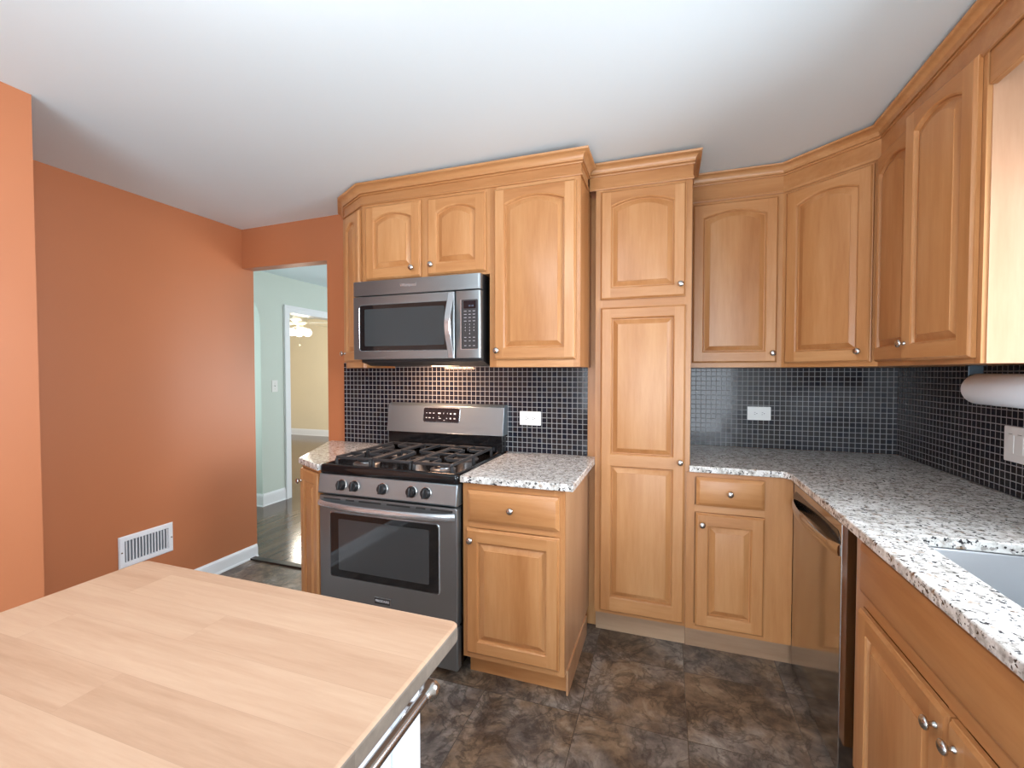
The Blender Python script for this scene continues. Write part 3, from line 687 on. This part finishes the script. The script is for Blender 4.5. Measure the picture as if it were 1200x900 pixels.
# the small printed marks of the oven controls
for x, z, w, h in ((0.268, 0.010, .006, .004), (0.290, 0.010, .012, .004), (0.315, 0.010, .010, .004), (0.268, -0.018, .008, .005), (0.289, -0.018, .013, .005), (0.314, -0.018, .006, .006), (0.352, 0.010, .018, .007), (0.380, 0.010, .003, .008), (0.405, 0.010, .003, .007), (0.350, -0.010, .003, .006), (0.356, -0.020, .015, .004), (0.402, -0.019, .006, .005), (0.426, 0.009, .010, .008), (0.452, 0.009, .012, .009), (0.426, -0.019, .009, .008), (0.452, -0.019, .011, .007), (0.386, -0.030, .008, .003)):
    b = bmesh.new(); box(b, x - w / 2, x + w / 2, -0.0031, -0.0026, z - h / 2, z + h / 2); obj('control_mark', b, print_m, dp, smooth=0)
# burners and grates
BZ = 0.903
for x, y, r in ((0.160, 0.165, 0.046), (0.160, 0.430, 0.036), (0.378, 0.300, 0.040), (0.596, 0.165, 0.040), (0.596, 0.430, 0.046)):
    b = bmesh.new(); lathe(b, [(r + 0.022, 0), (r + 0.018, 0.004), (r + 0.004, 0.006), (r + 0.002, 0.012), (r, 0.013)], (x, y, BZ - 0.001), seg=28); bu = obj('burner', b, alu, c, smooth=40)
    b = bmesh.new(); lathe(b, [(r - 0.004, 0.012), (r + 0.002, 0.014), (r + 0.002, 0.018), (r - 0.006, 0.0215), (0.001, 0.0225)], (x, y, BZ - 0.001), seg=28); obj('burner_cap', b, burner_cap, bu, smooth=40)
def grate(x0, x1, y0, y1, centres):
    b = bmesh.new(); zt, h, w = 0.952, 0.014, 0.0065
    bar = lambda xa, xb, ya, yb: box(b, xa, xb, ya, yb, zt - h, zt)
    for x in (x0, x1): bar(x - w, x + w, y0, y1)
    for y in (y0, y1): bar(x0, x1, y - w, y + w)
    ym = (y0 + y1) / 2
    if len(centres) > 1: bar(x0, x1, ym - w, ym + w)
    for cx, cy in centres:
        ya, yb = (y0, y1) if len(centres) == 1 else ((y0, ym) if cy < ym else (ym, y1))
        for ex, ey in ((x0, cy), (x1, cy), (cx, ya), (cx, yb)):
            d = Vector((cx - ex, cy - ey, 0)); L = d.length; d.normalize(); s = Vector((-d.y, d.x, 0)) * (w * 0.85)
            p, q = Vector((ex, ey, 0)), Vector((ex, ey, 0)) + d * (L - 0.020)
            lo = [p + s, p - s, q - s * 0.7, q + s * 0.7]
            prism(b, [(v.x, v.y) for v in lo], zt - h, zt + 0.003)
    for x in (x0, x1):
        for y in (y0, ym, y1): box(b, x - w, x + w, y - w, y + w, BZ - 0.001, zt - h + 0.001)
    return obj('grate', b, iron, c, smooth=30, bevel=0.0028)
grate(0.060, 0.258, 0.060, 0.545, [(0.160, 0.165), (0.160, 0.430)])
grate(0.276, 0.480, 0.060, 0.545, [(0.378, 0.300)])
grate(0.498, 0.696, 0.060, 0.545, [(0.596, 0.165), (0.596, 0.430)])

# ------------------------------------------------------------------ over-the-range microwave
c = thing('microwave_oven', 'dark stainless over-the-range microwave with curved handle, above the range', 'microwave', (-1.622, 2.050, 0), 0)
MW = 0.754
b = bmesh.new(); prism(b, [(0.046, 1.424), (0.12, 1.405), (0.375, 1.405), (0.375, 1.858), (0.046, 1.858)], 0.022, MW - 0.004, fn=lambda y, z, x: (x, y, z)); obj('body', b, black_mt, c, smooth=0)
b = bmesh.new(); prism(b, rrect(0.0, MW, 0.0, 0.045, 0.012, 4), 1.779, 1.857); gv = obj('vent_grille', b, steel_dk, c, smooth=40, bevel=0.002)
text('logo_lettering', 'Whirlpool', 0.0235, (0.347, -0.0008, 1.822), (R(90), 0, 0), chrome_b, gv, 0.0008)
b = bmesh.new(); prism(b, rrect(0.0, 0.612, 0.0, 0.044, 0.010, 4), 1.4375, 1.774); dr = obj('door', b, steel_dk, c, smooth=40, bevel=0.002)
b = bmesh.new(); slab(b, rrect(0.045, 0.582, 1.484, 1.727, 0.014, 4), -0.0018, 0.003); obj('window_surround', b, glass_dk, dr, smooth=30)
b = bmesh.new(); slab(b, rrect(0.078, 0.556, 1.508, 1.706, 0.008, 4), -0.0024, -0.001); obj('window', b, glass_mw, dr, smooth=30)
b = bmesh.new()
l0 = loop(b, [(x, -0.0004, z) for x, z in rrect(0.041, 0.586, 1.480, 1.731, 0.016, 4)]); l1 = loop(b, [(x, -0.003, z) for x, z in rrect(0.0435, 0.5835, 1.4825, 1.7285, 0.015, 4)]); l2 = loop(b, [(x, -0.001, z) for x, z in rrect(0.045, 0.582, 1.484, 1.727, 0.014, 4)]); bridge(b, [l0, l1, l2]); obj('window_trim', b, chrome_b, dr, smooth=30)
b = bmesh.new(); N = 24; ls = []                                # flat bowed strap handle
for i in range(N + 1):
    u = i / N; s = (0.5 - 0.5 * cos(2 * pi * u)) ** 0.7; z = 1.442 + u * 0.326; y = -0.003 - 0.044 * s
    ls.append(loop(b, [(0.578, y, z), (0.583, y - 0.006, z), (0.608, y - 0.006, z), (0.613, y, z), (0.608, y + 0.004, z), (0.583, y + 0.004, z)]))
bridge(b, ls); b.faces.new(ls[0]); b.faces.new(ls[-1]); obj('handle', b, chrome_b, dr, smooth=40)
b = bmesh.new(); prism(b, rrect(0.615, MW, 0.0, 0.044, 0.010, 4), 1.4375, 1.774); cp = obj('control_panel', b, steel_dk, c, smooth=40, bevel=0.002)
b = bmesh.new(); slab(b, rrect(0.652, 0.741, 1.484, 1.728, 0.006, 3), -0.0022, 0.002); kp = obj('keypad', b, keys_m, cp, smooth=0)
b = bmesh.new(); box(b, 0.647, 0.6515, -0.003, 0.001, 1.484, 1.728); box(b, 0.647, 0.741, -0.003, 0.001, 1.4815, 1.4838); obj('keypad_trim', b, chrome_b, cp, smooth=0)
b = bmesh.new(); slab(b, rrect(0.665, 0.730, 1.684, 1.722, 0.003, 2), -0.003, -0.002); obj('display', b, lcd, kp, smooth=0)
for x0, x1 in ((0.692, 0.700), (0.704, 0.707), (0.711, 0.718)):
    b = bmesh.new(); box(b, x0, x1, -0.0034, -0.003, 1.693, 1.701); obj('display_mark', b, lcd_on, kp, smooth=0)
# key legends
for r_, z in enumerate((1.671, 1.655, 1.639, 1.622, 1.541, 1.524, 1.500)):
    for k, x in enumerate((0.673, 0.697, 0.720)):
        w = (0.014, 0.012, 0.013)[k] * (0.8 if r_ > 3 else 1); b = bmesh.new(); box(b, x - w / 2, x + w / 2, -0.0026, -0.0021, z - 0.0013, z + 0.0013); obj('key_legend', b, print_m, kp, smooth=0)
for r_, row in enumerate((('1', '2', '3'), ('4', '5', '6'), ('7', '8', '9'), ('', '0', ''))):
    for k, s in enumerate(row):
        if s: text('key_digit', s, 0.009, (0.673 + 0.0235 * k, -0.0023, 1.605 - 0.0152 * r_), (R(90), 0, 0), print_w, kp, 0.0002)
b = bmesh.new(); slab(b, rrect(0.36, 0.50, 0, 0.002, 0.0009, 1), 0.22, 0.29)
for v in b.verts: v.co.z += 1.4025
obj('hood_lamp', b, plain('hood_lamp_lens', (1.0, 0.80, 0.58, 1), 0.4, emit=0.9), c, smooth=0)
l = area('hood_lamp_light', (-1.622 + 0.36, 2.23, 1.398), (R(14), 0, 0), 0.20, 0.05, 4.5, (1.0, 0.58, 0.36))

# ------------------------------------------------------------------ dishwasher
c = thing('dishwasher', 'stainless steel dishwasher with bowed pocket handle, right of the corner base cabinet', 'dishwasher', (0.548, 2.3342, 0), R(-90))
DWW = 0.592
b = bmesh.new(); box(b, 0.004, DWW - 0.004, 0.048, 0.60, 0.11, 0.884); obj('tub', b, black_mt, c, smooth=0)
b = bmesh.new(); box(b, 0.0, DWW, 0.0, 0.044, 0.030, 0.868)
dr = obj('door', b, steel_v, c, smooth=0, bevel=0.0025, seg=3)
b = bmesh.new(); box(b, 0.0, DWW, 0.008, 0.046, 0.8685, 0.884); obj('control_strip', b, black_gl, c, smooth=0)
b = bmesh.new(); slab(b, rrect(0.020, DWW - 0.012, 0.772, 0.838, 0.028, 5), -0.0012, 0.003); obj('handle_pocket', b, black_gl, dr, smooth=30)
b = bmesh.new(); ls = []; N = 20
for i in range(N + 1):
    u = i / N; s = 1 - (2 * u - 1) ** 2; x = 0.012 + u * (DWW - 0.018); y = -0.002 - 0.030 * s ** 0.8
    ls.append(loop(b, [(x, y + 0.006, 0.758), (x, y - 0.005, 0.760), (x, y - 0.008, 0.772), (x, y - 0.006, 0.792), (x, y, 0.798), (x, y + 0.006, 0.792)]))
bridge(b, ls); b.faces.new(ls[0]); b.faces.new(ls[-1]); obj('handle', b, steel_v, dr, smooth=40)
b = bmesh.new(); box(b, 0.004, DWW, 0.060, 0.10, 0.0, 0.108); obj('kick_plate', b, black_mt, c, smooth=0)

# ------------------------------------------------------------------ kitchen cart in the foreground
c = thing('kitchen_island', 'white kitchen cart with pale butcher block top in the left foreground', 'island', (-0.7695, 0.10, 0), 0)
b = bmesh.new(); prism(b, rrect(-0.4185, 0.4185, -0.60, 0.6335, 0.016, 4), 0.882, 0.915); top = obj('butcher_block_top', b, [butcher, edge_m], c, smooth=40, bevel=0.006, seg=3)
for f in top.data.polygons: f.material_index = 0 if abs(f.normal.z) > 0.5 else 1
b = bmesh.new(); box(b, -0.345, 0.345, -0.52, 0.565, 0.08, 0.8815); obj('cabinet_body', b, white_c, c, smooth=0)
for x in (-0.365, 0.300):
    for y in (-0.54, 0.525):
        b = bmesh.new(); box(b, x, x + 0.065, y, y + 0.058, 0.0, 0.8818); obj('leg', b, white_c, c, smooth=0, bevel=0.003)
b = bmesh.new(); tube(b, [(0.402, 0.540, 0.841), (0.402, -0.40, 0.841)], 0.0092, 14); tb = obj('towel_bar', b, chrome, c, smooth=60)
for y, s in ((0.540, 1), (-0.40, -1)):
    b = bmesh.new()
    lathe(b, [(0.0085, -0.012), (0.0105, -0.010), (0.0105, -0.002), (0.0150, 0.001), (0.0172, 0.008), (0.0158, 0.017), (0.0095, 0.0235), (0.001, 0.025)], (0.402, y, 0.841), (0, s, 0), 20); obj('ball_end', b, chrome, tb, smooth=60)
    b = bmesh.new(); tube(b, [(0.366, y - s * 0.03, 0.841), (0.385, y - s * 0.03, 0.838), (0.402, y - s * 0.03, 0.841)], 0.0065, 12); lathe(b, [(0.016, 0), (0.016, 0.004), (0.010, 0.007)], (0.3655, y - s * 0.03, 0.841), (1, 0, 0), 18); obj('bracket', b, chrome, tb, smooth=50)

# ------------------------------------------------------------------ small things
def outlet(name, label, cat, loc, rz, w, h, kind):
    c = thing(name, label, cat, loc, rz)
    b = bmesh.new(); prism(b, rrect(-w / 2, w / 2, -h / 2, h / 2, 0.004, 3), 0.0, 0.0055, fn=lambda x, z, y: (x, -y, z)); obj('cover_plate', b, plastic_w, c, smooth=30, bevel=0.0015)
    if kind == 'h2':
        for x in (-0.0195, 0.0195):
            b = bmesh.new(); prism(b, rrect(x - 0.0135, x + 0.0135, -0.0165, 0.0165, 0.011, 4), 0.0056, 0.0068, fn=lambda px, z, y: (px, -y, z)); s = obj('socket', b, plastic_w, c, smooth=30)
            b = bmesh.new()
            box(b, x - 0.006, x + 0.002, -0.0073, -0.0066, 0.0050, 0.0068); box(b, x - 0.006, x + 0.001, -0.0073, -0.0066, -0.0068, -0.0050); lathe(b, [(0.0024, 0), (0.0024, 0.0008)], (x + 0.0075, -0.0066, 0), (0, -1, 0), 10); obj('slots', b, slot_m, s, smooth=0)
    elif kind == 'toggle':
        b = bmesh.new(); prism(b, [(-0.012, -0.004), (0.012, -0.004), (0.009, -0.014), (0.003, -0.017)], -0.005, 0.005, fn=lambda z, y, x: (x, y, z)); obj('toggle', b, plastic_w, c, smooth=0)
        for z in (-0.03, 0.03):
            b = bmesh.new(); lathe(b, [(0.0028, 0), (0.0024, 0.001)], (0, -0.0056, z), (0, -1, 0), 10); obj('screw', b, card_m, c, smooth=0)
    else:
        for x in (-0.023, 0.023):
            b = bmesh.new(); box(b, x - 0.0165, x + 0.0165, -0.0075, -0.0056, -0.033, 0.033); s = obj('rocker', b, plastic_w, c, bevel=0.001)
            b = bmesh.new(); box(b, x - 0.010, x + 0.010, -0.0079, -0.0074, 0.036, 0.0375); obj('slots', b, slot_m, c, smooth=0)
    return c
outlet('wall_outlet', 'white wall outlet on the mosaic between range and pantry', 'outlet', (-0.724, 2.4265, 1.1095), 0, 0.124, 0.078, 'h2')
outlet('wall_outlet', 'white wall outlet on the mosaic right of the pantry', 'outlet', (0.519, 3.0035, 1.1240), 0, 0.124, 0.080, 'h2')
outlet('wall_switch_plate', 'white switch plate on the right-wall mosaic at the edge of the photo', 'switch', (1.1915, 2.112, 1.107), R(-90), 0.118, 0.128, 'rocker')
outlet('light_switch', 'white light switch on the pale green hall wall', 'switch', (GX + 0.0005, 3.648, 1.225), R(90), 0.074, 0.122, 'toggle')

# paper towel roll under the right-wall cabinet
c = thing('paper_towel_holder', 'dark metal paper towel holder screwed under the right-wall cabinet', 'holder', (1.075, 1.86, 0), 0)
for y in (0.262, -0.165):
    b = bmesh.new(); box(b, -0.022, 0.022, y, y + 0.004, 1.300, 1.3925); box(b, -0.022, 0.022, y - 0.02, y + 0.02, 1.390, 1.3935); obj('bracket', b, plain('holder_grey_metal', lin(96, 110, 120), 0.4, 0.7), c, smooth=0, bevel=0.001)
b = bmesh.new(); tube(b, [(0, 0.264, 1.307), (0, -0.163, 1.307)], 0.006, 12); obj('rod', b, chrome, c, smooth=60)
c = thing('paper_towel_roll', 'white roll of paper towel hanging under the right-wall cabinet', 'paper towel', (1.075, 1.86, 1.307), 0)
b = bmesh.new(); lathe(b, [(0.021, 0.0), (0.046, -0.001), (0.053, 0.002), (0.0555, 0.008), (0.0555, 0.385), (0.053, 0.391), (0.021, 0.393)], (0, 0.245, 0), (0, -1, 0), 40, cap=False); obj('paper', b, paper_m, c, smooth=40)
b = bmesh.new(); lathe(b, [(0.0205, -0.001), (0.0205, 0.394), (0.0195, 0.394), (0.0195, -0.001), (0.0205, -0.001)], (0, 0.245, 0), (0, -1, 0), 24, cap=False); obj('cardboard_core', b, card_m, c, smooth=40)

# heating register on the left wall
c = thing('wall_vent', 'white heating vent grille low on the terracotta left wall', 'vent', (XL, 1.780, 0.358), R(90))
b = bmesh.new(); hw, hh = 0.146, 0.089
o_ = [loop(b, [(sx * (hw - i), y, sz * (hh - i)) for sx, sz in ((-1, -1), (1, -1), (1, 1), (-1, 1))]) for i, y in ((0, 0), (0, -0.004), (0.006, -0.010), (0.027, -0.011), (0.030, -0.004), (0.030, -0.0005))]
bridge(b, o_); obj('frame', b, vent_m, c, smooth=0)
b = bmesh.new(); box(b, -hw + 0.03, hw - 0.03, -0.002, -0.0006, -hh + 0.03, hh - 0.03); obj('duct_backing', b, vent_in, c, smooth=0)
for i in range(14):
    x = -hw + 0.038 + i * (2 * hw - 0.076) / 13
    b = bmesh.new(); box(b, -0.0026, 0.0026, -0.0045, 0.0050, -hh + 0.0302, hh - 0.0302); obj('louver', b, vent_m, c, (x, -0.0065, 0), rot=(0, 0, R(-20)), smooth=0)
for x in (-hw + 0.013, hw - 0.013):
    b = bmesh.new(); lathe(b, [(0.0045, 0), (0.0035, 0.002), (0.001, 0.0024)], (x, -0.0108, 0), (0, -1, 0), 10); obj('screw', b, chrome, c)

# flush dome lamp over the kitchen, behind the camera
c = thing('ceiling_lamp', 'round white flush dome lamp on the kitchen ceiling above the cart', 'lamp', (-0.79, 0.36, zc(-0.79) - 0.001), 0)
b = bmesh.new(); lathe(b, [(0.19, 0.0), (0.19, -0.02), (0.17, -0.025)], seg=32); obj('base', b, white_c, c)
b = bmesh.new(); lathe(b, [(0.17, -0.025), (0.165, -0.04), (0.13, -0.055), (0.07, -0.064), (0.001, -0.067)], seg=32, cap=False); obj('shade', b, plain('dome_glass_lit', (1, 0.96, 0.9, 1), 0.4, emit=2.0), c)

# ceiling fan with lit globes in the far room
FX, FY, FZ = -5.82, 6.0, 2.52
c = thing('ceiling_fan', 'white ceiling fan with lit lamp globes in the cream far room', 'fan', (FX, FY, FZ), R(20))
b = bmesh.new(); lathe(b, [(0.07, 0), (0.075, -0.02), (0.05, -0.07), (0.02, -0.075), (0.015, -0.08)], seg=24); obj('canopy', b, fan_w, c)
b = bmesh.new(); lathe(b, [(0.014, -0.075), (0.014, -0.22)], seg=12); obj('downrod', b, fan_w, c)
b = bmesh.new(); lathe(b, [(0.03, -0.20), (0.10, -0.215), (0.125, -0.25), (0.125, -0.31), (0.09, -0.345), (0.05, -0.36), (0.05, -0.40), (0.001, -0.405)], seg=28); obj('motor', b, fan_w, c)
for i in range(5):
    a = 2 * pi * i / 5; b = bmesh.new()
    prism(b, [(0.19, -0.05), (0.30, -0.065), (0.62, -0.07), (0.66, -0.045), (0.66, 0.045), (0.62, 0.07), (0.30, 0.065), (0.19, 0.05)], -0.004, 0.004)
    box(b, 0.10, 0.22, -0.018, 0.018, -0.003, 0.003)
    o = obj('blade', b, fan_w, c, (0, 0, -0.318), rot=(R(10), 0, a), smooth=0)
for i in range(4):
    a = 2 * pi * i / 4 + 0.5; b = bmesh.new(); p = (0.12 * cos(a), 0.12 * sin(a), -0.47)
    lathe(b, [(0.001, -0.075), (0.045, -0.065), (0.07, -0.03), (0.072, 0.0), (0.055, 0.035), (0.03, 0.055), (0.001, 0.056)], p, seg=20, cap=False); obj('lamp_globe', b, lampglass, c)
    b = bmesh.new(); tube(b, [(0.03 * cos(a), 0.03 * sin(a), -0.39), (0.09 * cos(a), 0.09 * sin(a), -0.40), (0.12 * cos(a), 0.12 * sin(a), -0.425)], 0.010, 8); obj('lamp_arm', b, fan_w, c)
b = bmesh.new(); tube(b, [(0, 0, -0.40), (0, 0, -0.68)], 0.003, 6); lathe(b, [(0.001, 0), (0.008, 0.008), (0.006, 0.02), (0.001, 0.022)], (0, 0, -0.70), seg=8); obj('pull_chain', b, chrome, c)
bulb('fan_lamp_light', (FX, FY, FZ - 0.80), 34, 0.12, (1.0, 0.92, 0.78))
